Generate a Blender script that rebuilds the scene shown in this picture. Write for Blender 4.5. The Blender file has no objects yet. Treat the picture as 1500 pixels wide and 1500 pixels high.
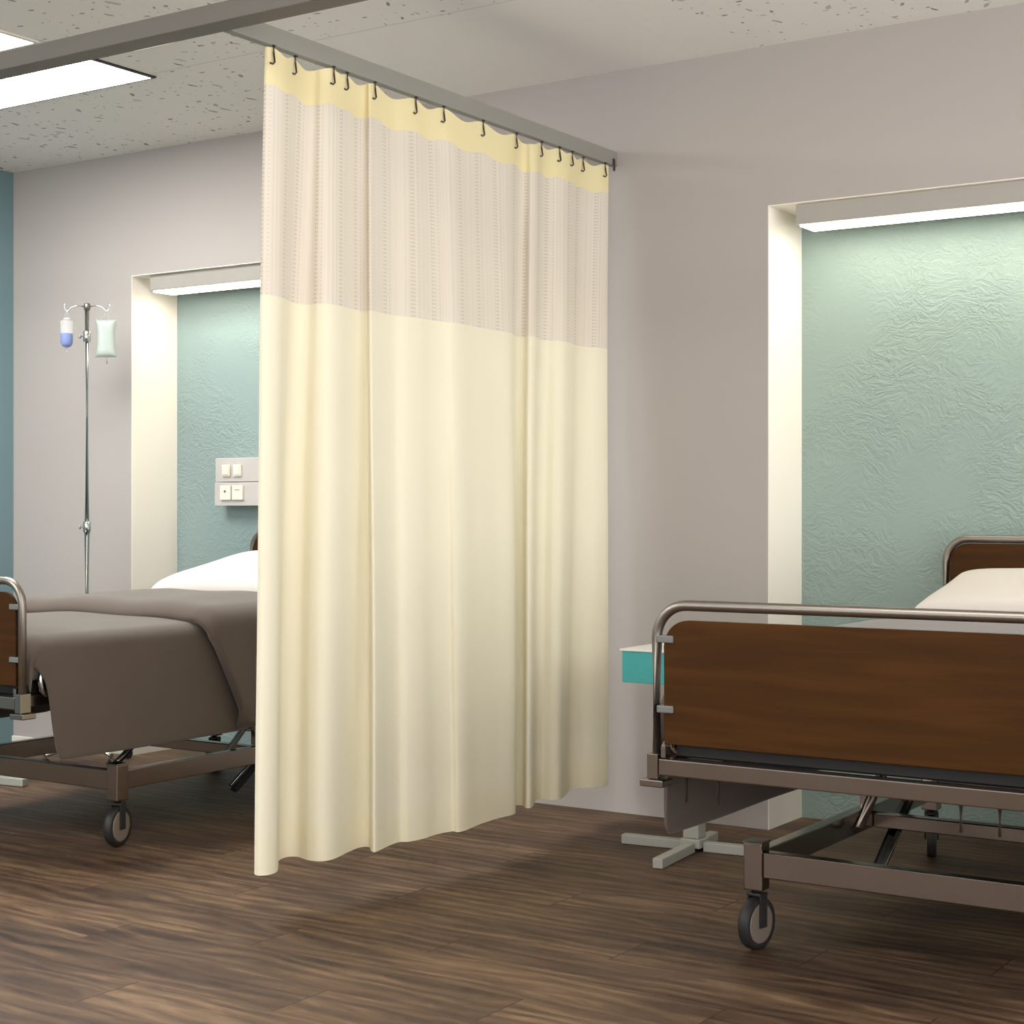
import bpy, bmesh, math, random
from mathutils import Vector, Matrix
random.seed(7)
scn = bpy.context.scene
COL = scn.collection
PI = math.pi

# ------------------------------------------------------------------ materials
def lin(c):
    r = []
    for v in c:
        v = v / 255.0
        r.append(v / 12.92 if v <= 0.04045 else ((v + 0.055) / 1.055) ** 2.4)
    return (r[0], r[1], r[2], 1.0)

class NT:
    """small wrapper round a node tree"""
    def __init__(s, name):
        s.m = bpy.data.materials.new(name)
        s.m.use_nodes = True
        s.t = s.m.node_tree
        s.t.nodes.clear()
        s.out = s.n('ShaderNodeOutputMaterial')
    def n(s, typ, **kw):
        nd = s.t.nodes.new(typ)
        for k, v in kw.items():
            setattr(nd, k, v)
        return nd
    def l(s, a, b):
        s.t.links.new(a, b)
    def val(s, sock, v):
        if hasattr(v, 'is_output') or isinstance(v, bpy.types.NodeSocket):
            s.l(v, sock)
        else:
            sock.default_value = v
    def math(s, op, a, b=None, c=None, clamp=False):
        nd = s.n('ShaderNodeMath', operation=op, use_clamp=clamp)
        s.val(nd.inputs[0], a)
        if b is not None: s.val(nd.inputs[1], b)
        if c is not None: s.val(nd.inputs[2], c)
        return nd.outputs[0]
    def mix(s, f, a, b, mode='MIX'):
        nd = s.n('ShaderNodeMix', data_type='RGBA', blend_type=mode)
        s.val(nd.inputs[0], f); s.val(nd.inputs[6], a); s.val(nd.inputs[7], b)
        return nd.outputs[2]
    def noise(s, vec, scale, detail=2.0, rough=0.5, dist=0.0, typ=None):
        nd = s.n('ShaderNodeTexNoise')
        if typ: nd.noise_type = typ
        if vec is not None: s.l(vec, nd.inputs['Vector'])
        nd.inputs['Scale'].default_value = scale
        nd.inputs['Detail'].default_value = detail
        nd.inputs['Roughness'].default_value = rough
        nd.inputs['Distortion'].default_value = dist
        return nd
    def mapping(s, vec, scale=(1, 1, 1), rot=(0, 0, 0), loc=(0, 0, 0)):
        nd = s.n('ShaderNodeMapping')
        s.val(nd.inputs['Vector'], vec)
        nd.inputs['Scale'].default_value = scale
        nd.inputs['Rotation'].default_value = rot
        nd.inputs['Location'].default_value = loc
        return nd.outputs[0]
    def ramp(s, fac, stops):
        nd = s.n('ShaderNodeValToRGB')
        s.val(nd.inputs[0], fac)
        cr = nd.color_ramp
        while len(cr.elements) < len(stops): cr.elements.new(0.5)
        for e, (p, c) in zip(cr.elements, stops):
            e.position = p; e.color = c
        return nd.outputs[0]
    def obj(s):
        return s.n('ShaderNodeTexCoord').outputs['Object']
    def pos(s):
        return s.n('ShaderNodeNewGeometry').outputs['Position']
    def bump(s, h, strength, dist):
        nd = s.n('ShaderNodeBump')
        s.l(h, nd.inputs['Height'])
        nd.inputs['Strength'].default_value = strength
        nd.inputs['Distance'].default_value = dist
        return nd.outputs[0]
    def bsdf(s, color, rough=0.6, metal=0.0, normal=None, spec=None, sheen=0.0):
        b = s.n('ShaderNodeBsdfPrincipled')
        s.val(b.inputs['Base Color'], color)
        s.val(b.inputs['Roughness'], rough)
        b.inputs['Metallic'].default_value = metal
        if spec is not None: b.inputs['Specular IOR Level'].default_value = spec
        if sheen:
            b.inputs['Sheen Weight'].default_value = sheen
        if normal is not None: s.l(normal, b.inputs['Normal'])
        return b
    def done(s, sh):
        s.l(sh, s.out.inputs['Surface'])
        return s.m

def plain(name, col, rough=0.6, metal=0.0, var=0.04, spec=None, sheen=0.0, nscale=3.0):
    t = NT(name)
    nz = t.noise(t.obj(), nscale, 3.0)
    c = t.mix(nz.outputs['Fac'], lin([max(0, v * (1 - var)) for v in col]), lin([min(255, v * (1 + var)) for v in col]))
    return t.done(t.bsdf(c, rough, metal, spec=spec, sheen=sheen).outputs[0])

def emitter(name, col, strength):
    t = NT(name)
    e = t.n('ShaderNodeEmission')
    e.inputs[0].default_value = lin(col); e.inputs[1].default_value = strength
    return t.done(e.outputs[0])

def mat_wall(name, col, rough=0.75):
    t = NT(name)
    p = t.pos()
    n1 = t.noise(p, 0.9, 2.0)
    c = t.mix(n1.outputs['Fac'], lin([v * 0.985 for v in col]), lin([min(255, v * 1.015) for v in col]))
    n2 = t.noise(p, 160.0, 2.0)
    return t.done(t.bsdf(c, rough, normal=t.bump(n2.outputs['Fac'], 0.05, 0.002), spec=0.3).outputs[0])

def mat_plaster(name, col):
    # crumpled trowelled plaster: ridged creases of different directions
    t = NT(name)
    p = t.pos()
    w = t.noise(p, 5.0, 2.0)
    vm = t.n('ShaderNodeVectorMath', operation='MULTIPLY_ADD')
    t.l(w.outputs['Color'], vm.inputs[0]); vm.inputs[1].default_value = (0.25, 0.25, 0.25); t.l(p, vm.inputs[2])
    a = t.noise(t.mapping(vm.outputs[0], (1.0, 1.0, 1.7), (0, 0.5, 0)), 13.0, 4.0, 0.6, 0.3)
    r1 = t.math('ABSOLUTE', t.math('SUBTRACT', a.outputs['Fac'], 0.5))
    r1 = t.math('SUBTRACT', 1.0, t.math('MULTIPLY', r1, 9.0, clamp=True))
    b = t.noise(t.mapping(vm.outputs[0], (1.0, 1.0, 2.2), (0, -0.35, 0), (3, 1, 5)), 22.0, 3.0, 0.55, 0.4)
    r2 = t.math('ABSOLUTE', t.math('SUBTRACT', b.outputs['Fac'], 0.5))
    r2 = t.math('SUBTRACT', 1.0, t.math('MULTIPLY', r2, 8.0, clamp=True))
    msk = t.noise(p, 3.2, 2.0)
    mk = t.math('MULTIPLY', t.math('SUBTRACT', msk.outputs['Fac'], 0.36), 4.0, clamp=True)
    h = t.math('MULTIPLY', t.math('ADD', r1, t.math('MULTIPLY', r2, 0.8)), mk)
    fine = t.noise(p, 60.0, 3.0)
    h = t.math('ADD', h, t.math('MULTIPLY', fine.outputs['Fac'], 0.25))
    c = t.mix(t.noise(p, 1.5, 3.0).outputs['Fac'], lin([v * 0.96 for v in col]), lin([v * 1.04 for v in col]))
    return t.done(t.bsdf(c, 0.62, normal=t.bump(h, 0.42, 0.006), spec=0.35).outputs[0])

def mat_ceiling():
    t = NT('speckled_ceiling_tile')
    p = t.pos()
    sep = t.n('ShaderNodeSeparateXYZ'); t.l(p, sep.inputs[0])
    X, Y = sep.outputs[0], sep.outputs[1]
    dark = None
    for (sc, asp, rot, thr, loc, keep) in ((11.0, 1.7, 0.1, 0.135, (0, 0, 0), 0.42), (9.0, 3.4, 1.35, 0.125, (3.3, 1.7, 0), 0.45),
                                           (9.0, 3.0, 2.05, 0.125, (7.1, 4.2, 0), 0.35), (13.0, 1.0, 0.3, 0.12, (1.9, 8.2, 0), 0.45)):
        wob = t.noise(p, 22.0, 1.0)
        vm = t.n('ShaderNodeVectorMath', operation='MULTIPLY_ADD')
        t.l(wob.outputs['Color'], vm.inputs[0]); vm.inputs[1].default_value = (0.02, 0.02, 0); t.l(p, vm.inputs[2])
        v = t.n('ShaderNodeTexVoronoi', voronoi_dimensions='2D')
        mp = t.mapping(t.mapping(vm.outputs[0], (1, 1, 1), (0, 0, -rot)), (1.6 / asp, 1.6, 1), (0, 0, 0), loc)
        t.l(mp, v.inputs['Vector'])
        v.inputs['Scale'].default_value = sc
        sp = t.n('ShaderNodeSeparateColor'); t.l(v.outputs['Color'], sp.inputs[0])
        rad = t.math('MULTIPLY', sp.outputs[1], thr)
        near = t.math('LESS_THAN', v.outputs['Distance'], rad)
        near = t.math('MULTIPLY', near, t.math('LESS_THAN', sp.outputs[0], keep))
        near = t.math('MULTIPLY', near, t.math('MULTIPLY_ADD', sp.outputs[2], 0.6, 0.4))
        dark = near if dark is None else t.math('MAXIMUM', dark, near)
    # the plain patch of repainted tiles beside the wall, beyond the grid line
    nx = t.math('MULTIPLY_ADD', t.noise(p, 2.5, 2.0).outputs['Fac'], 0.35, -0.17)
    xx = t.math('ADD', X, nx)
    plainm = t.math('MULTIPLY', t.math('GREATER_THAN', Y, 4.28), t.math('MULTIPLY', t.math('GREATER_THAN', xx, -3.75), t.math('LESS_THAN', xx, -2.42)))
    dark = t.math('MULTIPLY', dark, t.math('SUBTRACT', 1.0, plainm))
    # tile joints every 0.6 m
    jy = t.math('ABSOLUTE', t.math('SUBTRACT', t.math('FRACT', t.math('DIVIDE', t.math('ADD', Y, 0.53), 1.2)), 0.5))
    jm = t.math('MULTIPLY', t.math('GREATER_THAN', jy, 0.4965), 0.22)
    jx = t.math('ABSOLUTE', t.math('SUBTRACT', t.math('FRACT', t.math('DIVIDE', t.math('ADD', X, 9.81), 1.2)), 0.5))
    jm = t.math('MAXIMUM', jm, t.math('MULTIPLY', t.math('GREATER_THAN', jx, 0.4975), 0.04))
    base = t.mix(t.noise(p, 0.8, 2.0).outputs['Fac'], lin((228, 225, 222)), lin((234, 231, 228)))
    c = t.mix(t.math('MULTIPLY', dark, 0.8), base, lin((88, 80, 72)))
    c = t.mix(jm, c, lin((120, 114, 106)))
    return t.done(t.bsdf(c, 0.85, spec=0.2).outputs[0])

def mat_floor():
    t = NT('dark_wood_floor')
    p = t.pos()
    sep = t.n('ShaderNodeSeparateXYZ'); t.l(p, sep.inputs[0])
    X, Y = sep.outputs[0], sep.outputs[1]
    W, L = 0.1905, 1.23
    fy = t.math('DIVIDE', t.math('ADD', Y, 10 * W * 3 - 3.2765), W)
    row = t.math('FLOOR', fy)
    wy = t.math('FRACT', fy)
    off = t.math('MULTIPLY', t.math('MODULO', row, 3.0), L / 3)
    fx = t.math('DIVIDE', t.math('ADD', t.math('SUBTRACT', X, off), 2.41 + 20 * L), L)
    colm = t.math('FLOOR', fx)
    wx = t.math('FRACT', fx)
    cmb = t.n('ShaderNodeCombineXYZ'); t.l(row, cmb.inputs[0]); t.l(colm, cmb.inputs[1])
    wn = t.n('ShaderNodeTexWhiteNoise', noise_dimensions='2D'); t.l(cmb.outputs[0], wn.inputs['Vector'])
    rv = t.n('ShaderNodeSeparateColor'); t.l(wn.outputs['Color'], rv.inputs[0])
    # per-plank shifted coordinates
    sh = t.n('ShaderNodeVectorMath', operation='MULTIPLY_ADD')
    t.l(wn.outputs['Color'], sh.inputs[0]); sh.inputs[1].default_value = (7.0, 3.0, 5.0); t.l(p, sh.inputs[2])
    q = sh.outputs[0]
    warp = t.noise(t.mapping(q, (1.1, 5.0, 1)), 1.6, 2.0)
    vm = t.n('ShaderNodeVectorMath', operation='MULTIPLY_ADD')
    t.l(warp.outputs['Color'], vm.inputs[0]); vm.inputs[1].default_value = (0.3, 0.12, 0); t.l(q, vm.inputs[2])
    wv = t.n('ShaderNodeTexWave', wave_type='BANDS', bands_direction='Y', wave_profile='SIN')
    t.l(t.mapping(vm.outputs[0], (0.30, 1.0, 1), (0, 0, 0.06)), wv.inputs['Vector'])
    wv.inputs['Scale'].default_value = 6.0; wv.inputs['Distortion'].default_value = 6.0
    wv.inputs['Detail'].default_value = 2.5; wv.inputs['Detail Scale'].default_value = 1.2
    g1 = t.noise(t.mapping(vm.outputs[0], (1.6, 10.0, 1)), 3.2, 6.0, 0.62, 0.5)
    g2 = t.noise(t.mapping(q, (2.5, 60.0, 1)), 5.0, 3.0, 0.6)
    big = t.noise(t.mapping(p, (0.8, 3.0, 1)), 1.7, 2.0)
    f = t.math('ADD', t.math('MULTIPLY', wv.outputs['Fac'], 0.13), t.math('MULTIPLY', g1.outputs['Fac'], 0.72))
    f = t.math('ADD', f, t.math('MULTIPLY', g2.outputs['Fac'], 0.18))
    f = t.math('ADD', f, t.math('MULTIPLY', t.math('SUBTRACT', big.outputs['Fac'], 0.5), 0.55))
    f = t.math('ADD', f, t.math('MULTIPLY', t.math('SUBTRACT', rv.outputs[0], 0.5), 0.08))
    c = t.ramp(f, [(0.28, lin((46, 32, 24))), (0.45, lin((76, 56, 41))), (0.58, lin((95, 73, 54))), (0.80, lin((132, 106, 80)))])
    # seams
    sy = t.math('GREATER_THAN', t.math('ABSOLUTE', t.math('SUBTRACT', wy, 0.5)), 0.493)
    sx = t.math('GREATER_THAN', t.math('ABSOLUTE', t.math('SUBTRACT', wx, 0.5)), 0.4983)
    sm = t.math('MAXIMUM', t.math('MULTIPLY', sy, 0.30), t.math('MULTIPLY', sx, 0.75))
    c = t.mix(sm, c, lin((46, 28, 18)))
    r = t.math('MULTIPLY_ADD', g1.outputs['Fac'], 0.25, 0.40)
    return t.done(t.bsdf(c, r, normal=t.bump(f, 0.12, 0.003), spec=0.35).outputs[0])

def mat_wood():
    t = NT('brown_wood_laminate')
    o = t.obj()
    w = t.noise(t.mapping(o, (0.8, 1, 5)), 2.0, 2.0)
    vm = t.n('ShaderNodeVectorMath', operation='MULTIPLY_ADD')
    t.l(w.outputs['Color'], vm.inputs[0]); vm.inputs[1].default_value = (0.1, 0, 0.05); t.l(o, vm.inputs[2])
    g = t.noise(t.mapping(vm.outputs[0], (0.9, 1, 14)), 3.0, 5.0, 0.55)
    b = t.noise(t.mapping(vm.outputs[0], (0.5, 1, 4)), 1.6, 2.0)
    f = t.math('ADD', t.math('MULTIPLY', g.outputs['Fac'], 0.6), t.math('MULTIPLY', b.outputs['Fac'], 0.5))
    c = t.ramp(f, [(0.3, lin((46, 26, 4))), (0.55, lin((62, 36, 7))), (0.8, lin((80, 48, 14)))])
    return t.done(t.bsdf(c, 0.55, spec=0.14).outputs[0])

def mat_metal(name, col, rough):
    t = NT(name)
    nz = t.noise(t.mapping(t.obj(), (1, 1, 1)), 9.0, 3.0)
    r = t.math('MULTIPLY_ADD', nz.outputs['Fac'], 0.10, rough - 0.05)
    return t.done(t.bsdf(lin(col), r, 1.0).outputs[0])

def mat_fabric(name, col, trans, weave=900.0, tcol=None):
    t = NT(name)
    o = t.obj()
    n1 = t.noise(o, 4.0, 3.0)
    c = t.mix(n1.outputs['Fac'], lin([v * 0.985 for v in col]), lin([min(255, v * 1.015) for v in col]))
    n2 = t.noise(o, weave, 1.0)
    nrm = t.bump(n2.outputs['Fac'], 0.08, 0.001)
    d = t.n('ShaderNodeBsdfDiffuse'); t.l(c, d.inputs[0]); t.l(nrm, d.inputs['Normal'])
    tr = t.n('ShaderNodeBsdfTranslucent'); tr.inputs[0].default_value = lin(tcol or col)
    mx = t.n('ShaderNodeMixShader'); mx.inputs[0].default_value = trans
    t.l(d.outputs[0], mx.inputs[1]); t.l(tr.outputs[0], mx.inputs[2])
    return t.done(mx.outputs[0])

def mat_mesh():
    # openwork net of the curtain: vertical threads and ladder columns of small holes, in cloth coordinates
    t = NT('cream_curtain_net')
    uv = t.n('ShaderNodeUVMap'); uv.uv_map = 'cloth'
    sep = t.n('ShaderNodeSeparateXYZ'); t.l(uv.outputs[0], sep.inputs[0])
    U, V = sep.outputs[0], sep.outputs[1]
    cmb = t.n('ShaderNodeCombineXYZ'); t.l(U, cmb.inputs[0])
    th = t.noise(cmb.outputs[0], 120.0, 3.0, 0.7)
    th2 = t.math('MULTIPLY', t.math('SUBTRACT', th.outputs['Fac'], 0.42), 4.0, clamp=True)
    fl = t.math('FRACT', t.math('DIVIDE', U, 0.118))
    lad = t.math('LESS_THAN', t.math('ABSOLUTE', t.math('SUBTRACT', fl, 0.35)), 0.09)
    la2 = t.math('LESS_THAN', t.math('ABSOLUTE', t.math('SUBTRACT', fl, 0.60)), 0.03)
    lad = t.math('MAXIMUM', lad, t.math('MULTIPLY', la2, 0.7))
    rung = t.math('GREATER_THAN', t.math('FRACT', t.math('DIVIDE', V, 0.0115)), 0.55)
    hole = t.math('MULTIPLY', lad, rung)
    c = t.mix(th2, lin((232, 223, 208)), lin((242, 236, 228)))
    c = t.mix(t.math('MULTIPLY', hole, 0.22), c, lin((176, 166, 148)))  # holes tinted darker: thread shade put into the colour
    d = t.n('ShaderNodeBsdfDiffuse'); t.l(c, d.inputs[0])
    tr = t.n('ShaderNodeBsdfTranslucent'); t.l(c, tr.inputs[0])
    mx = t.n('ShaderNodeMixShader'); mx.inputs[0].default_value = 0.25
    t.l(d.outputs[0], mx.inputs[1]); t.l(tr.outputs[0], mx.inputs[2])
    tp = t.n('ShaderNodeBsdfTransparent')
    a = t.math('ADD', t.math('MULTIPLY', hole, 0.07), t.math('MULTIPLY', t.math('SUBTRACT', 1.0, th2), 0.03))
    a = t.math('ADD', a, 0.01, clamp=True)
    m2 = t.n('ShaderNodeMixShader'); t.l(a, m2.inputs[0])
    t.l(mx.outputs[0], m2.inputs[1]); t.l(tp.outputs[0], m2.inputs[2])
    return t.done(m2.outputs[0])

def mat_clear(name, col, alpha, rough=0.15):
    t = NT(name)
    b = t.bsdf(lin(col), rough)
    tp = t.n('ShaderNodeBsdfTransparent')
    mx = t.n('ShaderNodeMixShader'); mx.inputs[0].default_value = alpha
    t.l(tp.outputs[0], mx.inputs[1]); t.l(b.outputs[0], mx.inputs[2])
    return t.done(mx.outputs[0])

M = dict(
    wall=mat_wall('warm_grey_wall_paint', (176, 170, 166)),
    teal_wall=mat_wall('teal_wall_paint', (112, 137, 144)),
    plaster_r=mat_plaster('pale_teal_plaster', (146, 165, 158)),
    plaster_l=mat_plaster('pale_teal_plaster_smooth', (134, 153, 152)),
    lining=mat_wall('white_lining_paint', (246, 239, 228)),
    ceiling=mat_ceiling(), floor=mat_floor(), wood=mat_wood(),
    skirting=plain('white_skirting_paint', (225, 222, 214), 0.5),
    rail=plain('grey_painted_aluminium', (140, 138, 131), 0.5),
    rail_dark=plain('grey_brown_painted_beam', (106, 102, 95), 0.55),
    curtain=mat_fabric('pale_yellow_curtain_cloth', (243, 238, 217), 0.15, tcol=(249, 238, 192)),
    heading=mat_fabric('yellow_heading_band', (241, 230, 186), 0.18, tcol=(246, 230, 165)),
    hem=mat_fabric('yellow_hem_band', (244, 238, 213), 0.15, tcol=(249, 237, 188)),
    net=mat_mesh(),
    hook=mat_metal('dark_hook_wire', (92, 86, 86), 0.4),
    chrome=mat_metal('polished_bed_metal', (154, 144, 136), 0.22),
    satin=mat_metal('satin_bed_tube', (146, 139, 131), 0.38),
    pole=mat_metal('chrome_pole', (205, 206, 204), 0.16),
    clip=plain('grey_clip', (108, 108, 107), 0.4),
    black=plain('black_plastic', (14, 13, 12), 0.5),
    rubber=plain('dark_rubber_tyre', (36, 35, 35), 0.55),
    disc=plain('grey_brown_wheel_disc', (128, 116, 106), 0.4),
    blanket=plain('grey_brown_blanket', (85, 73, 65), 0.9, var=0.05, sheen=0.25, nscale=7),
    sheet=plain('off_white_sheet', (225, 219, 210), 0.9),
    pillow=plain('white_pillowcase', (214, 208, 201), 0.9, var=0.01),
    housing=plain('pale_grey_fitting_paint', (166, 162, 155), 0.5),
    panel_face=plain('pale_grey_panel_plastic', (188, 183, 180), 0.4),
    ivory=plain('ivory_switch_plastic', (220, 216, 205), 0.35, var=0.02),
    teal_box=plain('turquoise_drawer_laminate', (70, 172, 174), 0.35),
    white_top=plain('white_table_laminate', (236, 236, 232), 0.35),
    base_grey=plain('pale_grey_painted_base', (168, 168, 161), 0.45),
    ceil_lamp=emitter('ceiling_panel_glow', (255, 253, 248), 9.0),
    warm_lamp=emitter('small_warm_panel_glow', (255, 238, 205), 1.6),
    niche_lamp=emitter('strip_lamp_glow', (255, 246, 226), 5.8),
    black_trim=plain('black_edge_trim', (18, 18, 18), 0.5),
    lamp_frame=plain('white_lamp_frame', (222, 218, 210), 0.5),
    clear=mat_clear('clear_plastic', (232, 236, 236), 0.24),
    bagm=mat_clear('cloudy_fluid_bag', (178, 191, 185), 0.72, 0.2),
    bluef=mat_clear('blue_fluid', (36, 92, 190), 0.97, 0.2),
    knob=plain('grey_knob', (150, 148, 142), 0.35),
)

# ------------------------------------------------------------------ mesh helpers
def add_box(bm, x0, x1, y0, y1, z0, z1, bev=0.0, seg=2, mat=0):
    vs = [bm.verts.new((x, y, z)) for x in (x0, x1) for y in (y0, y1) for z in (z0, z1)]
    F = [(0, 1, 3, 2), (4, 6, 7, 5), (0, 4, 5, 1), (2, 3, 7, 6), (0, 2, 6, 4), (1, 5, 7, 3)]
    fs = [bm.faces.new([vs[i] for i in f]) for f in F]
    for f in fs: f.material_index = mat
    if bev > 0:
        es = list({e for f in fs for e in f.edges})
        bmesh.ops.bevel(bm, geom=es, offset=bev, segments=seg, affect='EDGES', profile=0.5)
    return vs

def box(*a, **k):
    bm = bmesh.new(); add_box(bm, *a, **k); return bm

def frame_for(d):
    d = d.normalized()
    up = Vector((0, 0, 1)) if abs(d.z) < 0.9 else Vector((1, 0, 0))
    a = d.cross(up).normalized(); b = a.cross(d).normalized()
    return a, b

def add_tube(bm, pts, r, seg=12, cap=True, flat=None):
    pts = [Vector(p) for p in pts]
    rings = []
    a = b = None
    for i, p in enumerate(pts):
        if i == 0: d = pts[1] - p
        elif i == len(pts) - 1: d = p - pts[i - 1]
        else: d = (pts[i + 1] - p).normalized() + (p - pts[i - 1]).normalized()
        d.normalize()
        if a is None: a, b = frame_for(d)
        else:
            a = (a - d * a.dot(d)).normalized(); b = d.cross(a).normalized()
        rr = r[i] if isinstance(r, (list, tuple)) else r
        rb = rr * (flat or 1.0)
        rings.append([bm.verts.new(p + a * math.cos(t) * rr + b * math.sin(t) * rb) for t in [2 * PI * k / seg for k in range(seg)]])
    for i in range(len(rings) - 1):
        for k in range(seg):
            f = bm.faces.new((rings[i][k], rings[i][(k + 1) % seg], rings[i + 1][(k + 1) % seg], rings[i + 1][k])); f.smooth = True
    if cap:
        bm.faces.new(rings[0][::-1]); bm.faces.new(rings[-1])

def tube(pts, r, **k):
    bm = bmesh.new(); add_tube(bm, pts, r, **k); return bm

def add_lathe(bm, prof, axis='Z', c=(0, 0, 0), seg=24):
    """prof: list of (radius, height)"""
    c = Vector(c); rings = []
    for (r, h) in prof:
        ring = []
        for k in range(seg):
            t = 2 * PI * k / seg
            x, y = r * math.cos(t), r * math.sin(t)
            v = {'Z': (x, y, h), 'X': (h, x, y), 'Y': (x, h, y)}[axis]
            ring.append(bm.verts.new(c + Vector(v)))
        rings.append(ring)
    for i in range(len(rings) - 1):
        for k in range(seg):
            f = bm.faces.new((rings[i][k], rings[i][(k + 1) % seg], rings[i + 1][(k + 1) % seg], rings[i + 1][k])); f.smooth = True
    bm.faces.new(rings[0][::-1]); bm.faces.new(rings[-1])

def lathe(*a, **k):
    bm = bmesh.new(); add_lathe(bm, *a, **k); return bm

def obj(name, bm, m, parent=None, mods=None, label=None):
    bmesh.ops.recalc_face_normals(bm, faces=bm.faces)
    me = bpy.data.meshes.new(name); bm.to_mesh(me); bm.free()
    o = bpy.data.objects.new(name, me); COL.objects.link(o)
    for mm in (m if isinstance(m, (list, tuple)) else [m]):
        me.materials.append(M[mm])
    if parent is not None: o.parent = parent
    if label: o['label'] = label
    return o

def smooth(o, ang=None):
    for p in o.data.polygons: p.use_smooth = True
    return o

def thing(name, label, cat, loc=(0, 0, 0), rz=0.0, group=None):
    o = bpy.data.objects.new(name, None); COL.objects.link(o)
    o.empty_display_size = 0.1
    o.location = loc; o.rotation_euler = (0, 0, rz)
    return tag(o, label, cat, group)

def tag(o, label, cat, group=None):
    o['label'] = label; o['category'] = cat
    if group: o['group'] = group
    return o

def struct(name, bm, m):
    o = obj(name, bm, m); o['kind'] = 'structure'; return o

def dup(root, loc, label):
    def cp(o, parent):
        c = o.copy(); COL.objects.link(c)
        if parent is not None: c.parent = parent
        for ch in list(o.children): cp(ch, c)
        return c
    kids = list(root.children)
    r = root.copy(); COL.objects.link(r)
    r.location = loc; r['label'] = label
    for ch in kids: cp(ch, r)
    return r

def arc(cx, cz, r, a0, a1, n):
    return [(cx + r * math.cos(a0 + (a1 - a0) * i / n), cz + r * math.sin(a0 + (a1 - a0) * i / n)) for i in range(n + 1)]

def sstep(a, b, x):
    t = min(1, max(0, (x - a) / (b - a))); return t * t * (3 - 2 * t)

# ------------------------------------------------------------------ the room
XL, XR, YF, YB, HZ = -6.22, 1.6, -1.8, 5.17, 2.685
ND = 0.28                      # alcove depth
NT_ = 2.135                    # alcove top
NL = (-5.43, -3.40); NR = (-2.35, -0.32)
YN = YB + ND

struct('floor', box(XL - 0.1, XR + 0.1, YF - 0.1, YN + 0.1, -0.08, 0.0), 'floor')
struct('ceiling', box(XL - 0.1, XR + 0.1, YF - 0.1, YN + 0.1, HZ, HZ + 0.08), 'ceiling')
bm = bmesh.new()
segs = [(XL, NL[0] - 0.003), (NL[1] + 0.003, NR[0] - 0.003), (NR[1] + 0.003, XR)]
for a, b in segs: add_box(bm, a, b, YB, YN + 0.06, 0, HZ)
for n in (NL, NR): add_box(bm, n[0] - 0.003, n[1] + 0.003, YB, YN + 0.06, NT_ + 0.003, HZ)
struct('wall_back', bm, 'wall')
struct('wall_left', box(XL - 0.1, XL, YF - 0.1, YN + 0.06, 0, HZ), 'teal_wall')
bm = bmesh.new()                 # unseen low walls and lintels, added with wide window openings to let daylight in
add_box(bm, XR, XR + 0.1, YF - 0.1, YN + 0.06, 0, 0.30); add_box(bm, XR, XR + 0.1, YF - 0.1, YN + 0.06, 2.5, HZ)
struct('wall_right', bm, 'wall')
bm = bmesh.new()  # unseen front side, sill set high to limit light under the beds
add_box(bm, XL, XR, YF - 0.1, YF, 0, 1.15); add_box(bm, XL, XR, YF - 0.1, YF, 2.5, HZ)
struct('wall_front', bm, 'wall')
for i, (n, m) in enumerate(((NL, 'plaster_l'), (NR, 'plaster_r'))):
    struct('trim_%d' % (1 + i), box(n[0], n[1], YN, YN + 0.06, 0, NT_), m)
    bm = bmesh.new()
    add_box(bm, n[0] - 0.003, n[0], YB, YN + 0.06, 0, NT_ + 0.003)
    add_box(bm, n[1], n[1] + 0.003, YB, YN + 0.06, 0, NT_ + 0.003)
    add_box(bm, n[0], n[1], YB, YN + 0.06, NT_, NT_ + 0.003)
    struct('trim_%d' % (3 + i), bm, 'lining')
struct('baseboard_back', box(XL, NL[0] - 0.003, YB - 0.012, YB, 0, 0.03, bev=0.003), 'skirting')

# ------------------------------------------------------------------ alcove strip lamps
def niche_light(n, label):
    x0, x1 = n[0] + 0.09, n[1] - 0.09
    z0 = 2.060
    t = thing('alcove_light', label, 'light', ((x0 + x1) / 2, YB + 0.02, z0), 0, 'strip lights in the wall alcoves')
    hw = (x1 - x0) / 2
    obj('housing', box(-hw, hw, 0.0, 0.17, 0.006, NT_ - z0, bev=0.003), 'housing', t)
    obj('diffuser', box(-hw + 0.012, hw - 0.012, 0.012, 0.13, 0.0, 0.0058), 'niche_lamp', t, label='glowing white strip diffuser')
    return t
niche_light(NL, 'lit white strip light under the top of the left alcove, behind the curtain edge')
niche_light(NR, 'lit white strip light under the top of the right alcove with bare textured wall')

# ------------------------------------------------------------------ ceiling lamps
def panel_light(name, x0, x1, y0, y1, lamp, label, trim='lamp_frame', group=None, d=0.006):
    t = thing(name, label, 'light', ((x0 + x1) / 2, (y0 + y1) / 2, HZ), 0, group)
    hx, hy = (x1 - x0) / 2, (y1 - y0) / 2
    w = 0.018
    bm = bmesh.new()
    add_box(bm, -hx, -hx + w, -hy, hy, -d, 0); add_box(bm, hx - w, hx, -hy, hy, -d, 0)
    add_box(bm, -hx + w, hx - w, -hy, -hy + w, -d, 0)
    add_box(bm, -hx + w, hx - w, hy - 0.006, hy, -d, 0)
    obj('frame', bm, trim, t)
    obj('diffuser', box(-hx + w, hx - w, -hy + w, hy - 0.006, -d * 0.7, -0.0005), lamp, t)
    return t
panel_light('ceiling_light', -5.62, -4.395, 3.84, 4.305, 'ceil_lamp', 'bright white ceiling panel light with a black edge, just behind the overhead beam', 'black_trim', 'white panel lights in the ceiling')
panel_light('ceiling_light', -5.62, -4.395, 3.16, 3.76, 'ceil_lamp', 'bright white ceiling panel light in the top left corner, in front of the overhead beam', 'lamp_frame', 'white panel lights in the ceiling')
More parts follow.
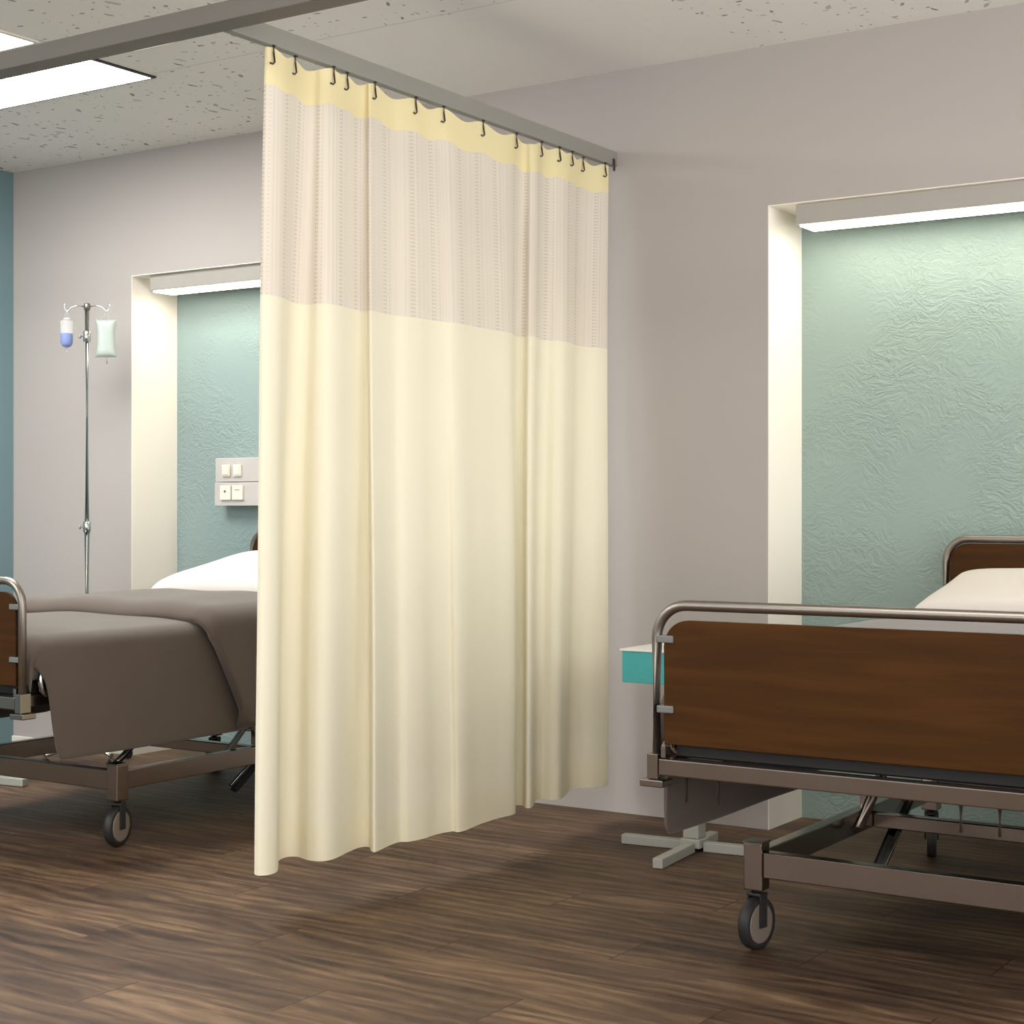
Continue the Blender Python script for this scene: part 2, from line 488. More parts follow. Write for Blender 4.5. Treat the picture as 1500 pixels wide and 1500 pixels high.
panel_light('ceiling_light', -4.22, -3.995, 3.83, 4.015, 'warm_lamp', 'small warm white ceiling light mostly hidden behind the overhead beam')

# ------------------------------------------------------------------ beam, track, hooks, curtain
TX = -2.96                      # line of the track
TB = 2.34                       # its underside
o = tag(obj('overhead_beam', box(XL, XR, 3.075, 3.15, TB, TB + 0.05, bev=0.003), 'rail_dark'),
        'long grey overhead beam running parallel to the back wall under the ceiling', 'beam')
t = thing('curtain_track', 'straight grey track carrying the yellow curtain from the beam to the wall', 'track', (TX, 3.15, TB))
obj('rail', box(-0.014, 0.014, 0.0, 2.02, 0.0, 0.052, bev=0.002), 'rail', t)
obj('end_stop', box(0.0145, 0.019, 1.985, 1.998, -0.022, 0.022, bev=0.001), 'hook', t, label='dark metal end stop by the wall')

CP = [(-2.999, 3.325), (-2.997, 3.297), (-2.972, 3.284), (-2.955, 3.305), (-2.962, 3.345), (-3.005, 3.40), (-3.05, 3.452), (-3.064, 3.50), (-3.04, 3.522),
      (-2.985, 3.505), (-2.945, 3.515), (-2.938, 3.56), (-2.962, 3.651), (-2.974, 3.715), (-2.955, 3.737), (-2.918, 3.70), (-2.898, 3.69),
      (-2.905, 3.73), (-2.919, 3.785), (-2.925, 3.84), (-2.905, 3.863), (-2.896, 3.92), (-2.900, 3.996), (-2.888, 4.055), (-2.866, 4.058), (-2.864, 4.10),
      (-2.880, 4.187), (-2.888, 4.30), (-2.884, 4.39), (-2.905, 4.432), (-2.95, 4.487), (-2.967, 4.525), (-2.945, 4.537), (-2.908, 4.505), (-2.903, 4.53), (-2.955, 4.635),
      (-2.958, 4.68), (-2.922, 4.683), (-2.905, 4.71), (-2.935, 4.80), (-2.972, 4.88), (-2.965, 4.93), (-2.932, 4.965), (-2.918, 5.02), (-2.922, 5.058)]
def catmull(P, k):
    out = []
    n = len(P)
    for i in range(n - 1):
        p0, p1, p2, p3 = P[max(0, i - 1)], P[i], P[i + 1], P[min(n - 1, i + 2)]
        for j in range(k):
            u = j / k
            out.append(tuple(0.5 * (2 * p1[c] + (p2[c] - p0[c]) * u + (2 * p0[c] - 5 * p1[c] + 4 * p2[c] - p3[c]) * u * u + (3 * p1[c] - p0[c] - 3 * p2[c] + p3[c]) * u ** 3) for c in (0, 1)))
    out.append(P[-1]); return out
bot = catmull(CP, 9)
NS = len(bot)
def blur(v, w):
    o = []
    for i in range(len(v)):
        a, b = max(0, i - w), min(len(v), i + w + 1)
        o.append(sum(v[a:b]) / (b - a))
    return o
bx = [p[0] for p in bot]; by = [p[1] for p in bot]
sx_ = blur(blur(bx, 40), 30); sy_ = blur(blur(by, 14), 14)
ymin, ymax = sy_[0], sy_[-1]
top = []
for i in range(NS):
    yt = 3.300 + (sy_[i] - ymin) / (ymax - ymin) * (5.108 - 3.300)
    top.append((TX + 0.006 + 0.42 * (bx[i] - sx_[i]), yt))
top = [(TX + 0.34 * (bx[i] - sx_[i]), top[i][1] + 0.25 * (by[i] - sy_[i])) for i in range(NS)]
HOOK_Y = [3.312, 3.423, 3.563, 3.632, 3.757, 3.963, 4.100, 4.319, 4.526, 4.678, 4.779, 4.864, 4.966, 5.090]
def sag(y):
    for a, b in zip(HOOK_Y, HOOK_Y[1:]):
        if a <= y <= b:
            u = (y - a) / (b - a)
            return 0.020 * min(1.0, (b - a) / 0.17) * (math.sin(PI * u) ** 2)
    return 0.0
ulen = [0.0]
for i in range(1, NS): ulen.append(ulen[-1] + math.hypot(bx[i] - bx[i - 1], by[i] - by[i - 1]))
ZT, ZH, ZM, ZQ, ZB = TB - 0.006, TB - 0.105, 1.672, 0.215, 0.12
def cpt(i, z):
    w = (ZT - z) / (ZT - ZB)
    w = 1 - (1 - w) ** 1.35
    x = top[i][0] * (1 - w) + bx[i] * w
    y = top[i][1] * (1 - w) + by[i] * w
    x += 0.004 * math.sin(z * 2.1 + i * 0.05) * w * (1 - w) * 4
    dz = -sag(top[i][1]) * max(0.0, 1 - (ZT - z) / 0.35) - 0.014 * math.sin(PI * i / NS) * sstep(0.3, 0.7, w) * sstep(1.0, 0.55, w)
    return Vector((x, y, z + dz))
cur = thing('privacy_curtain', 'pale yellow hospital privacy curtain with a white net top hanging from the ceiling track', 'curtain', (TX, 4.2, ZB))
def cloth(name, z1, z0, rows, m, off=0.0, label=None):
    bm = bmesh.new(); uvl = bm.loops.layers.uv.new('cloth')
    g = []
    for j in range(rows + 1):
        z = z1 + (z0 - z1) * j / rows
        row = []
        for i in range(NS):
            p = cpt(i, z)
            if off:
                a, b = cpt(max(0, i - 1), z), cpt(min(NS - 1, i + 1), z)
                d = b - a; nrm = Vector((d.y, -d.x, 0)).normalized()
                p = p + nrm * off
            row.append(bm.verts.new(p - Vector((TX, 4.2, ZB))))
        g.append(row)
    for j in range(rows):
        for i in range(NS - 1):
            f = bm.faces.new((g[j][i], g[j + 1][i], g[j + 1][i + 1], g[j][i + 1])); f.smooth = True
            zz = [z1 + (z0 - z1) * (j + q) / rows for q in (0, 1, 1, 0)]
            for lp, ii, z in zip(f.loops, (i, i, i + 1, i + 1), zz): lp[uvl].uv = (ulen[ii], z)
    o = obj(name, bm, m, cur, label=label)
    md = o.modifiers.new('cloth_thickness', 'SOLIDIFY'); md.thickness = 0.0016; md.offset = 0; md.use_rim = False
    return o
cloth('heading_band', ZT, ZH, 6, 'heading', label='yellow heading band with hook holes')
cloth('net_panel', ZH, ZM, 24, 'net', label='white openwork net panel')
cloth('main_panel', ZM, ZQ, 40, 'curtain', label='plain pale yellow cloth')
cloth('hem', ZQ, ZB, 4, 'hem', label='doubled hem band')

ORD = ['first', 'second', 'third', 'fourth', 'fifth', 'sixth', 'seventh', 'eighth', 'ninth', 'tenth', 'eleventh', 'twelfth', 'thirteenth', 'last']
def hook_bm():
    bm = bmesh.new()
    pts = [(0, 0, 0), (0.0, 0, -0.022), (0.002, 0, -0.036), (0.006, -0.003, -0.047), (0.004, -0.008, -0.053), (-0.004, -0.010, -0.049)]
    add_tube(bm, pts, 0.0026, seg=8)
    add_box(bm, -0.004, 0.004, -0.004, 0.004, -0.004, 0.0)
    return bm
hk0 = None
for i, y in enumerate(HOOK_Y):
    k = min(range(NS), key=lambda q: abs(top[q][1] - y))
    x = min(TX + 0.020, top[k][0] + 0.0055)
    lab = '%s metal hook from the left end of the curtain track' % ORD[i] if i < 13 else 'metal curtain hook nearest the back wall, at the right end of the track'
    if hk0 is None:
        hk0 = obj('curtain_hook', hook_bm(), 'hook'); h = hk0
    else:
        h = hk0.copy(); COL.objects.link(h)
    h.location = (x, y, TB - 0.0002)
    tag(h, lab, 'hook', 'metal hooks holding the curtain')

# ------------------------------------------------------------------ hospital bed (local: x across, y from foot 0 to head 2.05)
def tube_frame(zb, zt, hw, r=0.075):
    pts = [(-hw, 0, zb), (-hw, 0, zt - r)]
    pts += [(a, 0, c) for a, c in arc(-hw + r, zt - r, r, PI, PI / 2, 8)][1:]
    pts += [(a, 0, c) for a, c in arc(hw - r, zt - r, r, PI / 2, 0, 8)]
    pts += [(hw, 0, zb)]
    return pts

def board(zb, zt, hw, th=0.016, r=0.06):
    out = [(-hw, zb), (hw, zb)] + arc(hw - r, zt - r, r, 0, PI / 2, 8) + arc(-hw + r, zt - r, r, PI / 2, PI, 8)
    bm = bmesh.new()
    f = [bm.verts.new((x, -th / 2, z)) for x, z in out]
    b = [bm.verts.new((x, th / 2, z)) for x, z in out]
    bm.faces.new(f); bm.faces.new(b[::-1])
    n = len(out)
    for i in range(n): bm.faces.new((f[i], b[i], b[(i + 1) % n], f[(i + 1) % n]))
    es = [e for e in bm.edges if abs(e.verts[0].co.y - e.verts[1].co.y) < 1e-6]
    bmesh.ops.bevel(bm, geom=es, offset=0.002, segments=1, affect='EDGES')
    return bm

BED_L, HW = 2.05, 0.455
def make_bed(loc, label):
    b = thing('hospital_bed', label, 'bed', loc, 0, 'hospital beds along the back wall')
    for end, y, zt, name in ((-1, 0.0, 0.88, 'footboard'), (1, BED_L - 0.03, 1.0, 'headboard')):
        fr = obj(name + '_frame', tube(tube_frame(0.50, zt, HW), 0.0125, seg=14), 'satin', b)
        fr.location = (0, y, 0)
        p = obj(name + '_panel', board(0.562, zt - (0.034 if end < 0 else 0.0145), HW - (0.022 if end < 0 else 0.0135), r=0.06 if end < 0 else 0.062), 'wood', b, label='brown wood grain panel')
        p.location = (0, y, 0)
        for sx in (-1, 1):
            for z in (0.642, 0.802) if end < 0 else ():
                c = obj('panel_clip', box(-0.021, 0.021, -0.013, 0.013, -0.0085, 0.0085, bev=0.003), 'clip', p)
                c.location = (sx * (HW - 0.026), 0, z)
            bmx = bmesh.new()
            add_box(bmx, -0.014, 0.014, -0.02, 0.02, 0.482, 0.54, bev=0.002)
            s = obj('post_socket', bmx, 'chrome', b)
            s.location = (sx * HW + sx * 0.002, y, 0)
            bmx = bmesh.new()
            add_box(bmx, -0.03, 0.03, -0.026, 0.026, 0.464, 0.481, bev=0.003)
            fl = obj('socket_flange', bmx, 'chrome', s)
            tb = obj('frame_lug', box(-0.006, 0.006, -0.012, 0.012, 0.531, 0.555, bev=0.001), 'chrome', b)
            tb.location = (sx * (HW - 0.022), y, 0)
    # lying frame
    bm = bmesh.new()
    add_box(bm, -HW + 0.014, HW - 0.014, -0.02, 0.02, 0.492, 0.530, bev=0.003)
    add_box(bm, -HW + 0.014, HW - 0.014, BED_L - 0.05, BED_L - 0.01, 0.492, 0.530, bev=0.003)
    for sx in (-1, 1): add_box(bm, sx * 0.415 - 0.018, sx * 0.415 + 0.018, 0.02, BED_L - 0.05, 0.494, 0.530, bev=0.003)
    for yy in (0.55, 1.05, 1.55): add_box(bm, -0.397, 0.397, yy - 0.015, yy + 0.015, 0.496, 0.520)
    fr = obj('lying_frame', bm, 'chrome', b)
    for x in (-0.375, -0.295, 0.255, 0.335):
        pn = obj('frame_pin', tube([(x, -0.008, 0.4915), (x, -0.008, 0.435)], 0.0045, seg=8), 'satin', fr)
    obj('mattress_platform', box(-0.42, 0.42, 0.026, BED_L - 0.055, 0.5305, 0.565, bev=0.004), 'black', b, label='black mattress platform')
    # undercarriage
    CX, Y0, Y1 = 0.405, 0.43, 1.73
    bm = bmesh.new()
    for yy in (Y0, Y1): add_box(bm, -CX + 0.0255, CX - 0.0255, yy - 0.018, yy + 0.018, 0.183, 0.247, bev=0.003)
    for sx in (-1, 1): add_box(bm, sx * CX - 0.018, sx * CX + 0.018, Y0 + 0.0255, Y1 - 0.0255, 0.185, 0.247, bev=0.003)
    add_box(bm, -CX + 0.019, CX - 0.019, 1.18, 1.22, 0.185, 0.225, bev=0.003)
    obj('base_frame', bm, 'chrome', b)
    for sx in (-1, 1):
        for k, yy in enumerate((Y0, Y1)):
            bm = bmesh.new()
            add_box(bm, -0.025, 0.025, -0.025, 0.025, 0.150, 0.268, bev=0.004)
            add_box(bm, -0.027, 0.027, -0.027, 0.027, 0.266, 0.272, bev=0.002)
            p = obj('leg_post', bm, 'chrome', b); p.location = (sx * CX, yy, 0)
            bm = bmesh.new()
            add_tube(bm, [(0, 0, 0.1495), (0, 0, 0.138)], 0.016, seg=14)
            add_box(bm, -0.0215, 0.0215, -0.016, 0.020, 0.134, 0.143, bev=0.003)
            for q in (-1, 1):
                add_box(bm, q * 0.0185 - 0.003, q * 0.0185 + 0.003, -0.012, 0.016, 0.056, 0.136, bev=0.001)
            add_tube(bm, [(-0.0225, 0.0, 0.066), (0.0225, 0.0, 0.066)], 0.005, seg=10)
            ang = (-0.15, 0.35)[k] if sx < 0 else (0.25, -0.2)[k]
            fk = obj('caster_fork', bm, 'rubber', p); fk.rotation_euler = (0, 0, ang)
            bm = bmesh.new()
            R = 0.066
            add_lathe(bm, [(R - 0.012, -0.0145), (R - 0.003, -0.014), (R, -0.008), (R, 0.008), (R - 0.003, 0.014), (R - 0.012, 0.0145)], 'X', (0, 0, R), 32)
            w = obj('caster_tyre', bm, 'rubber', p); w.rotation_euler = (0, 0, ang)
            bm = bmesh.new()
            for q in (-1, 1):
                pr = [(R - 0.014, q * 0.0148), (R - 0.020, q * 0.0154), (0.012, q * 0.0152)]
                add_lathe(bm, pr if q > 0 else pr[::-1], 'X', (0, 0, R), 28)
            dsc = obj('wheel_disc', bm, 'disc', p); dsc.rotation_euler = (0, 0, ang)
    # lifting gear between base and lying frame
    for sx in (-1, 1):
        bm = bmesh.new()
        add_box(bm, sx * 0.385 - 0.012, sx * 0.385 + 0.012, 1.10, 1.14, 0.2475, 0.335, bev=0.003)
        obj('lift_bracket', bm, 'chrome', b)
        bm = bmesh.new()
        add_tube(bm, [(sx * 0.355, 0.98, 0.215), (sx * 0.335, 1.32, 0.494)], 0.017, seg=4, flat=0.6)
        obj('lift_arm', bm, 'chrome', b)
        bm = bmesh.new()
        add_tube(bm, [(sx * 0.33, 1.06, 0.085), (sx * 0.33, 1.30, 0.245)], 0.021, seg=4, flat=0.55)
        obj('brake_pedal', bm, 'black', b, label='black brake pedal lever')
        bm = bmesh.new()
        add_tube(bm, [(sx * 0.312, 1.06, 0.100), (sx * 0.312, 1.31, 0.262)], 0.007, seg=8)
        add_lathe(bm, [(0.006, -0.02), (0.016, -0.018), (0.016, 0.018), (0.006, 0.02)], 'X', (sx * 0.33, 1.31, 0.262), 16)
        obj('brake_rod', bm, 'pole', b)
        hk = [(0, 0, 0.632), (0, -0.004, 0.618), (sx * 0.004, -0.012, 0.60), (sx * 0.006, -0.018, 0.57), (sx * 0.006, -0.012, 0.545), (sx * 0.004, 0.004, 0.528), (0, 0.016, 0.522)]
        bm = bmesh.new()
        add_tube(bm, hk, [0.003, 0.005, 0.008, 0.009, 0.009, 0.007, 0.004], seg=10)
        add_box(bm, -0.004, 0.004, -0.018, 0.014, 0.613, 0.620, bev=0.001)
        h = obj('release_handle', bm, 'pole', b, label='curved chrome release handle'); h.location = (sx * 0.447, 0.088, 0)
    add = bmesh.new()
    add_tube(add, [(-0.37, 1.12, 0.315), (0.37, 1.12, 0.315)], 0.014, seg=12)
    obj('pivot_tube', add, 'chrome', b)
    return b

def hang_sheet(name, parent, ys, hang, zt, hx, m, flare=0.02, shear=0.0, foot=None, thick=0.012, cols=14, seed=1, crown=0.012, wav=0.004, rows_h=12):
    """a cloth laid over a mattress: flat top, round corners, sides hanging by hang(y)"""
    rnd = random.Random(seed)
    bm = bmesh.new()
    cr = 0.055
    prof = []                                         # (kind, param)
    left = [('h', 1 - i / rows_h) for i in range(rows_h)] + [('c', 1 - i / 5) for i in range(5)]
    mid = [('t', -1 + 2 * i / cols) for i in range(cols + 1)]
    prof = [(-1,) + p for p in left] + [(0,) + p for p in mid] + [(1,) + p for p in left[::-1]]
    ph = [rnd.uniform(0, 6.28) for _ in range(8)]
    grid = []
    ny = len(ys)
    for j, (y, fz) in enumerate(ys):
        row = []
        H = hang(y)
        for (s, k, u) in prof:
            if k == 't':
                x = u * (hx - cr); z = zt + crown * (1 - u * u)
                z += wav * (math.sin(3.1 * x * 4 + y * 3 + ph[0]) + math.sin(y * 7 + ph[1] + x * 2)) * (1 - abs(u) ** 4)
                yy = y
            elif k == 'c':
                a = u * PI / 2
                x = s * (hx - cr + cr * math.sin(a)); z = zt - cr + cr * math.cos(a); yy = y
            else:
                d = u * H
                x = s * (hx + flare * min(1.0, max(0.0, H - 0.06) / 0.2) * (u ** 0.8) + wav * 1.2 * math.sin(y * 9 + ph[2] + s) * u)
                z = zt - cr - d; yy = y + shear * (d / 0.40) * (1 - j / (ny - 1))
            row.append(bm.verts.new((x, yy, z + fz * (1.0 if k == 't' else (0.8 if k == 'c' else 0.25)))))
        grid.append(row)
    for j in range(ny - 1):
        for i in range(len(prof) - 1):
            f = bm.faces.new((grid[j][i], grid[j][i + 1], grid[j + 1][i + 1], grid[j + 1][i])); f.smooth = True
    o = obj(name, bm, m, parent)
    md = o.modifiers.new('thickness', 'SOLIDIFY'); md.thickness = thick; md.offset = 1.0
    md = o.modifiers.new('soft', 'SUBSURF'); md.levels = 1; md.render_levels = 2
    return o

def make_bedding(loc, labels, pdx, depth, tilt):
    x0, y0 = loc[0], loc[1]
    ma = tag(smooth(obj('mattress', box(-0.40, 0.40, 0.045, 1.985, 0.566, 0.688, bev=0.03, seg=4), 'sheet')), labels[0], 'mattress', 'mattresses on the hospital beds')
    ma.location = (x0, y0, 0)
    b = thing('blanket', labels[1], 'blanket', (x0, y0, 0.565), 0, 'grey brown blankets on the hospital beds')
    ys = [(0.030, -0.15), (0.028, -0.08), (0.036, -0.025), (0.058, -0.004), (0.084, 0.0), (0.094, 0.0), (0.105, 0.0)] + [(0.14 + 0.08 * i, 0.0) for i in range(11)]
    lo = lambda y: 0.02 + 0.06 * sstep(0.03, 0.088, y) + 0.245 * sstep(0.087, 0.105, y)
    a = hang_sheet('lower_layer', b, ys, lo, 0.705, 0.462, 'blanket', flare=0.022, thick=0.010, seed=3, crown=0.012, wav=0.003)
    a.location = (0, 0, -0.565)
    ys2 = [(0.760, -0.030), (0.768, -0.006)] + [(0.79 + 0.05 * i, 0.0) for i in range(12)]
    hi = lambda y: 0.335
    c = hang_sheet('folded_layer', b, ys2, hi, 0.730, 0.486, 'blanket', flare=0.030, shear=0.19, thick=0.042, seed=8, crown=0.014, wav=0.005)
    c.location = (0, 0, -0.565)
    # pillow
    bm = bmesh.new()
    nx, ny = 26, 20
    W, D, T = 0.41, depth, 0.075
    up = {}; dn = {}
    for i in range(nx + 1):
        for j in range(ny + 1):
            u, v = -1 + 2 * i / nx, -1 + 2 * j / ny
            pin = 1 - 0.07 * (u * u) * (1 - v * v) - 0.0
            pv = 1 - 0.07 * (v * v) * (1 - u * u)
            x, y = u * W * (1 - 0.08 * (1 - abs(v) ** 2) * abs(u) ** 6), v * D * (1 - 0.09 * (1 - abs(u) ** 2) * abs(v) ** 6)
            h = T * ((1 - u ** 4) * (1 - v ** 4)) ** 0.32
            wr = 0.004 * math.sin(u * 9 + v * 4) * (1 - u * u) * (1 - v * v)
            up[i, j] = bm.verts.new((x, y, h + wr + 0.003))
            dn[i, j] = up[i, j] if i in (0, nx) or j in (0, ny) else bm.verts.new((x, y, -h * 0.85 - 0.003))
    for i in range(nx):
        for j in range(ny):
            f = bm.faces.new((up[i, j], up[i + 1, j], up[i + 1, j + 1], up[i, j + 1])); f.smooth = True
            f = bm.faces.new((dn[i, j + 1], dn[i + 1, j + 1], dn[i + 1, j], dn[i, j])); f.smooth = True
    p = tag(obj('pillow', bm, 'pillow'), labels[2], 'pillow', 'white pillows on the hospital beds')
    p.location = (x0 + pdx, y0 + 1.98 - depth, 0.815 if depth > 0.3 else 0.808); p.rotation_euler = (math.radians(tilt), 0, 0)
    md = p.modifiers.new('soft', 'SUBSURF'); md.levels = 1; md.render_levels = 1

BR, BL = (-1.335, 3.325, 0), (-4.415, 3.325, 0)
bed = make_bed(BR, 'hospital bed on the right, its brown wooden footboard facing the viewer')
dup(bed, BL, 'hospital bed on the left, partly hidden behind the yellow curtain')
make_bedding(BR, ('mattress of the right bed, mostly hidden behind the wooden footboard',
                  'dark grey brown blanket on the right bed, its edge hanging below the footboard',
                  'white pillow on the right bed, in front of the textured alcove wall'), 0.0, 0.265, 11)
make_bedding(BL, ('mattress of the left bed, under the hanging blanket',
                  'grey brown blanket draped over the side of the left bed beside the curtain',
                  'white pillow on the left bed, beside the curtain edge'), -0.025, 0.32, 11)

# ------------------------------------------------------------------ bedside tables
def make_table(loc, label):
    t = thing('bedside_table', label, 'table', loc, 0, 'pedestal bedside tables')
    obj('table_top', box(-0.166, 0.166, -0.195, 0.19, 0.648, 0.656, bev=0.002), 'white_top', t, label='thin white top')
    d = obj('drawer_box', box(-0.160, 0.160, -0.19, 0.185, 0.549, 0.6478, bev=0.002), 'teal_box', t, label='turquoise drawer box')
    k = obj('drawer_handle', box(0.03, 0.11, -0.204, -0.1905, 0.595, 0.603, bev=0.002), 'satin', d)
    obj('column', box(-0.028, 0.028, -0.028, 0.028, 0.042, 0.5488, bev=0.004), 'base_grey', t)
    obj('hub', box(-0.035, 0.035, -0.035, 0.035, 0.012, 0.0418, bev=0.004), 'base_grey', t)
    for a, l in ((0, 0.275), (PI / 2, 0.175), (PI, 0.25), (-PI / 2, 0.31)):
        g = obj('base_leg', box(0.0355, l, -0.017, 0.017, 0.001, 0.032, bev=0.003), 'base_grey', t)
        g.rotation_euler = (0, 0, a + 0.10)
    return t
tb = make_table((-2.41, 4.73, 0), 'bedside table with a turquoise drawer box and pale cross base, left of the right bed')
dup(tb, (-5.445, 4.33, 0), 'bedside table at the far left of which only a pale base foot shows')

# ------------------------------------------------------------------ wall service panel in the left alcove
t = thing('service_panel', 'white wall panel with two switches and two sockets in the left alcove', 'wall panel', (-5.125, YN, 1.112))
W = 0.50
obj('lower_housing', box(0, W, -0.075, 0, 0.0, 0.104, bev=0.003), 'panel_face', t)
obj('upper_housing', box(0, W, -0.070, 0, 0.1065, 0.212, bev=0.003), 'panel_face', t)
for x in (0.048, 0.115):
    s = obj('light_switch', box(x, x + 0.046, -0.080, -0.0705, 0.130, 0.182, bev=0.002), 'ivory', t)
    obj('rocker', box(x + 0.005, x + 0.041, -0.084, -0.0802, 0.137, 0.176, bev=0.0015), 'ivory', s)
for i, x in enumerate((0.042, 0.113)):
    s = obj('power_socket', box(x, x + 0.063, -0.086, -0.0755, 0.026, 0.090, bev=0.002), 'ivory', t)
    if i == 0: obj('socket_hole', lathe([(0.006, -0.0875), (0.006, -0.0862)], 'Y', (x + 0.031, 0, 0.064), 14), 'clip', s)
    else: obj('socket_slot', box(x + 0.018, x + 0.045, -0.0872, -0.0862, 0.069, 0.0715), 'clip', s)

# ------------------------------------------------------------------ drip stand with bag and bottle
DSX, DSY, RZ = -5.42, 4.90, math.radians(33)
t = thing('drip_stand', 'slender chrome drip stand behind the left bed', 'drip stand', (DSX, DSY, 0), RZ)
obj('lower_pole', tube([(0, 0, 0.10), (0, 0, 1.03)], 0.0125, seg=16), 'pole', t)
obj('upper_pole', tube([(0, 0, 1.031), (0, 0, 1.955)], 0.0100, seg=16), 'pole', t)
for z, nm in ((1.02, 'lower_clamp'), (1.843, 'upper_clamp')):
    c = obj(nm, lathe([(0.013, z - 0.024), (0.0165, z - 0.020), (0.0165, z + 0.020), (0.013, z + 0.024)], 'Z', (0, 0, 0), 18), 'pole', t)
    bm = bmesh.new()
    add_tube(bm, [(-0.0168, 0, z), (-0.026, 0, z)], 0.004, seg=10)
    add_lathe(bm, [(0.006, -0.036), (0.0095, -0.034), (0.0095, -0.028), (0.006, -0.026)], 'X', (0, 0, z), 14)
    obj('clamp_knob', bm, 'knob', c)
bm = bmesh.new(); add_lathe(bm, [(0.008, 1.9552), (0.014, 1.958), (0.014, 1.982), (0.009, 1.986)], 'Z', (0, 0, 0), 18)
hd = obj('hook_head', bm, 'satin', t)
for s in (-1, 1):
    pts = [(s * 0.0145, 0, 1.972), (s * 0.045, 0, 1.976), (s * 0.068, 0, 1.968), (s * 0.078, 0, 1.955), (s * 0.086, 0, 1.951), (s * 0.095, 0, 1.958), (s * 0.098, 0, 1.978), (s * 0.094, 0, 1.986)]
    obj('hook_arm', tube(pts, 0.0032, seg=10), 'pole', hd)
for k in range(4):
    a = PI / 4 + k * PI / 2
    bm = bmesh.new()
    add_tube(bm, [(0.0, 0, 0.095), (0.10, 0, 0.075), (0.20, 0, 0.055)], 0.010, seg=10)
    g = obj('base_leg', bm, 'pole', t); g.rotation_euler = (0, 0, a)
    bm = bmesh.new(); add_lathe(bm, [(0.014, -0.009), (0.022, -0.007), (0.022, 0.007), (0.014, 0.009)], 'Y', (0.20, 0, 0.0225), 18)
    obj('caster', bm, 'rubber', g)
ca, sa = math.cos(RZ), math.sin(RZ)
# hanging bag
bx_, by_ = DSX + 0.086 * ca, DSY + 0.086 * sa
t = thing('infusion_bag', 'clear fluid bag hanging on the right hook of the drip stand', 'infusion bag', (bx_, by_, 1.948), RZ)
bm = bmesh.new()
nx, nz = 16, 20
Wb, Hb = 0.047, 0.165
front, back = {}, {}
for i in range(nx + 1):
    for j in range(nz + 1):
        u, v = -1 + 2 * i / nx, j / nz
        wid = Wb * (0.80 + 0.22 * (2 * v - 1) ** 2 * (1.0 if v > 0.5 else 0.9))
        x = u * wid - 0.004; z = -0.030 - Hb * v - 0.004 * (1 - u * u) * (1 if v < 0.02 else 0)
        d = 0.018 * ((1 - u ** 4) * max(0, 1 - (2 * v - 1) ** 6)) ** 0.6 * (0.7 + 0.5 * v)
        front[i, j] = bm.verts.new((x, -d - 0.0004, z)); back[i, j] = bm.verts.new((x, d + 0.0004, z))
for i in range(nx):
    for j in range(nz):
        for g in (front, back):
            f = bm.faces.new((g[i, j], g[i + 1, j], g[i + 1, j + 1], g[i, j + 1])); f.smooth = True
for i in range(nx):
    for j in (0, nz): bm.faces.new((front[i, j], front[i + 1, j], back[i + 1, j], back[i, j]))
for j in range(nz):
    for i in (0, nx): bm.faces.new((front[i, j], front[i, j + 1], back[i, j + 1], back[i, j]))
obj('pouch', bm, 'bagm', t)
obj('hanging_loop', tube([(-0.016, 0, -0.031), (-0.012, 0, -0.012), (0.0, 0, 0.0), (0.008, 0, -0.012), (0.010, 0, -0.031)], 0.0016, seg=8), 'clear', t)
obj('outlet_port', tube([(0.0, 0, -0.1955), (0.0, 0, -0.222)], 0.0032, seg=10), 'ivory', t)
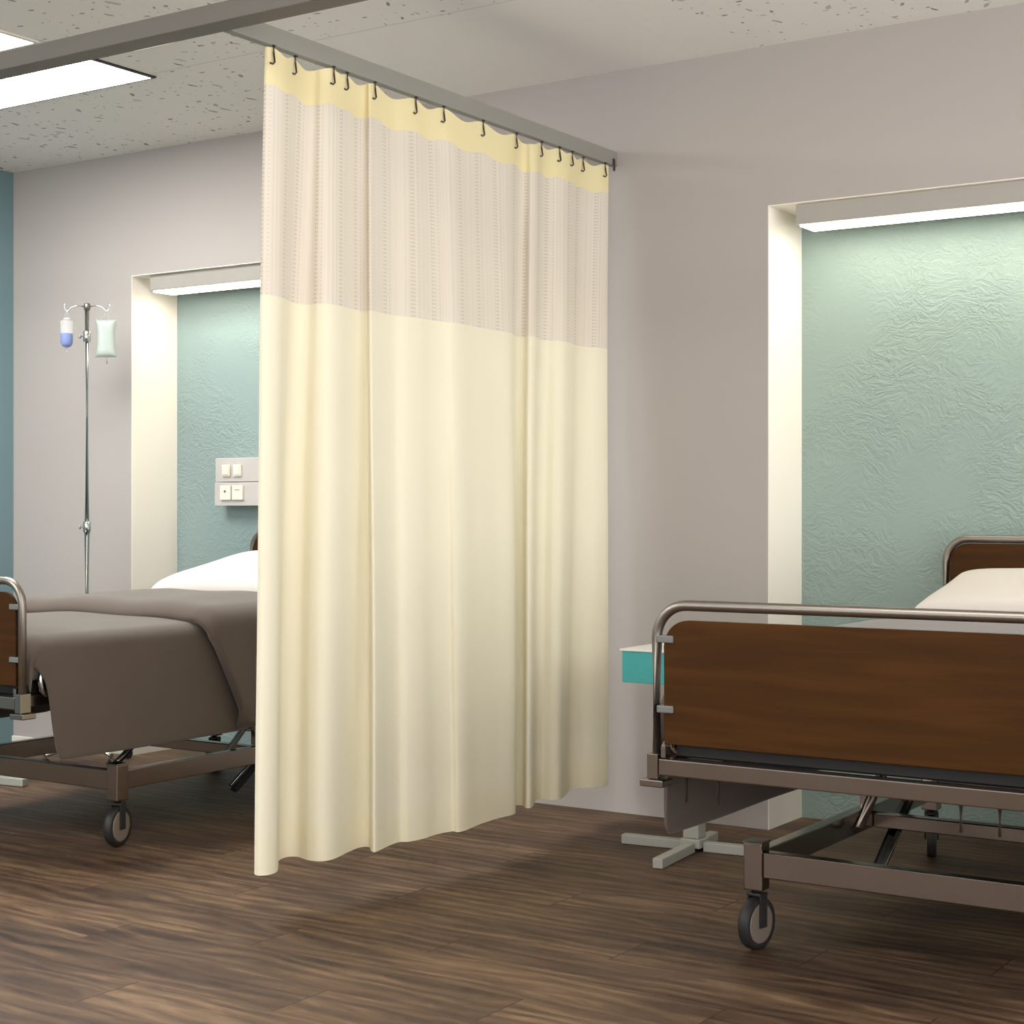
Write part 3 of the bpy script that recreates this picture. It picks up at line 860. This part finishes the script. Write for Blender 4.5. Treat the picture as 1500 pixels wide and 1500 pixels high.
# hanging bottle
bx_, by_ = DSX - 0.088 * ca, DSY - 0.088 * sa
t = thing('drip_bottle', 'small clear bottle of blue fluid on the left hook of the drip stand', 'drip bottle', (bx_, by_, 1.948), RZ)
bm = bmesh.new()
add_lathe(bm, [(0.012, -0.034), (0.027, -0.038), (0.028, -0.044), (0.027, -0.135), (0.020, -0.148), (0.006, -0.155), (0.004, -0.172)], 'Z', (0, 0, 0), 24)
obj('bottle_shell', bm, 'clear', t)
bm = bmesh.new()
add_lathe(bm, [(0.0245, -0.092), (0.0255, -0.095), (0.025, -0.134), (0.018, -0.146), (0.004, -0.153)], 'Z', (0, 0, 0), 24)
obj('fluid', bm, 'bluef', t, label='bright blue fluid')
bm = bmesh.new(); add_lathe(bm, [(0.010, -0.026), (0.013, -0.027), (0.013, -0.0335), (0.010, -0.0338)], 'Z', (0, 0, 0), 18)
obj('cap', bm, 'ivory', t)
obj('hanging_loop', tube([(-0.009, 0, -0.027), (-0.005, 0, -0.008), (0.0, 0, 0.0), (0.005, 0, -0.008), (0.009, 0, -0.027)], 0.0015, seg=8), 'clear', t)

# ------------------------------------------------------------------ light
def area(loc, sx, sy, power, col=(1, 0.97, 0.93)):  # unseen fill lamps added near the ceiling, no fittings modelled
    d = bpy.data.lights.new('fill_lamp', 'AREA'); d.shape = 'RECTANGLE'; d.size = sx; d.size_y = sy
    d.energy = power; d.color = col
    o = bpy.data.objects.new('fill_lamp', d); COL.objects.link(o); o.location = loc
    return o
area((-5.0, 0.9, HZ - 0.02), 1.2, 0.6, 46)
area((-1.6, 1.9, HZ - 0.02), 1.2, 0.6, 14)

w = bpy.data.worlds.new('surround_fill'); scn.world = w; w.use_nodes = True  # bright surround added as fill, stronger below the horizon to lift the ceiling
nt = w.node_tree; bg = nt.nodes['Background']
tc = nt.nodes.new('ShaderNodeTexCoord'); sp = nt.nodes.new('ShaderNodeSeparateXYZ'); nt.links.new(tc.outputs['Generated'], sp.inputs[0])
mr = nt.nodes.new('ShaderNodeMapRange'); nt.links.new(sp.outputs[2], mr.inputs['Value'])
mr.inputs['From Min'].default_value = -0.15; mr.inputs['From Max'].default_value = 0.1
mr.inputs['To Min'].default_value = 2.3; mr.inputs['To Max'].default_value = 1.55
nt.links.new(mr.outputs[0], bg.inputs[1])
bg.inputs[0].default_value = (1.0, 0.985, 0.965, 1)

# ------------------------------------------------------------------ camera
cam = bpy.data.cameras.new('camera'); co = bpy.data.objects.new('camera', cam); COL.objects.link(co)
co.location = (0, 0, 1.10); co.rotation_euler = (PI / 2, 0, math.radians(33.35))
cam.sensor_width = 36; cam.lens = 36 * 2401 / 1500; cam.shift_y = -5 / 1500
cam.clip_start = 0.05
scn.camera = co
vs = scn.view_settings
vs.view_transform = 'Standard'; vs.look = 'None'; vs.exposure = 1.1; vs.gamma = 1.0; vs.use_curve_mapping = False
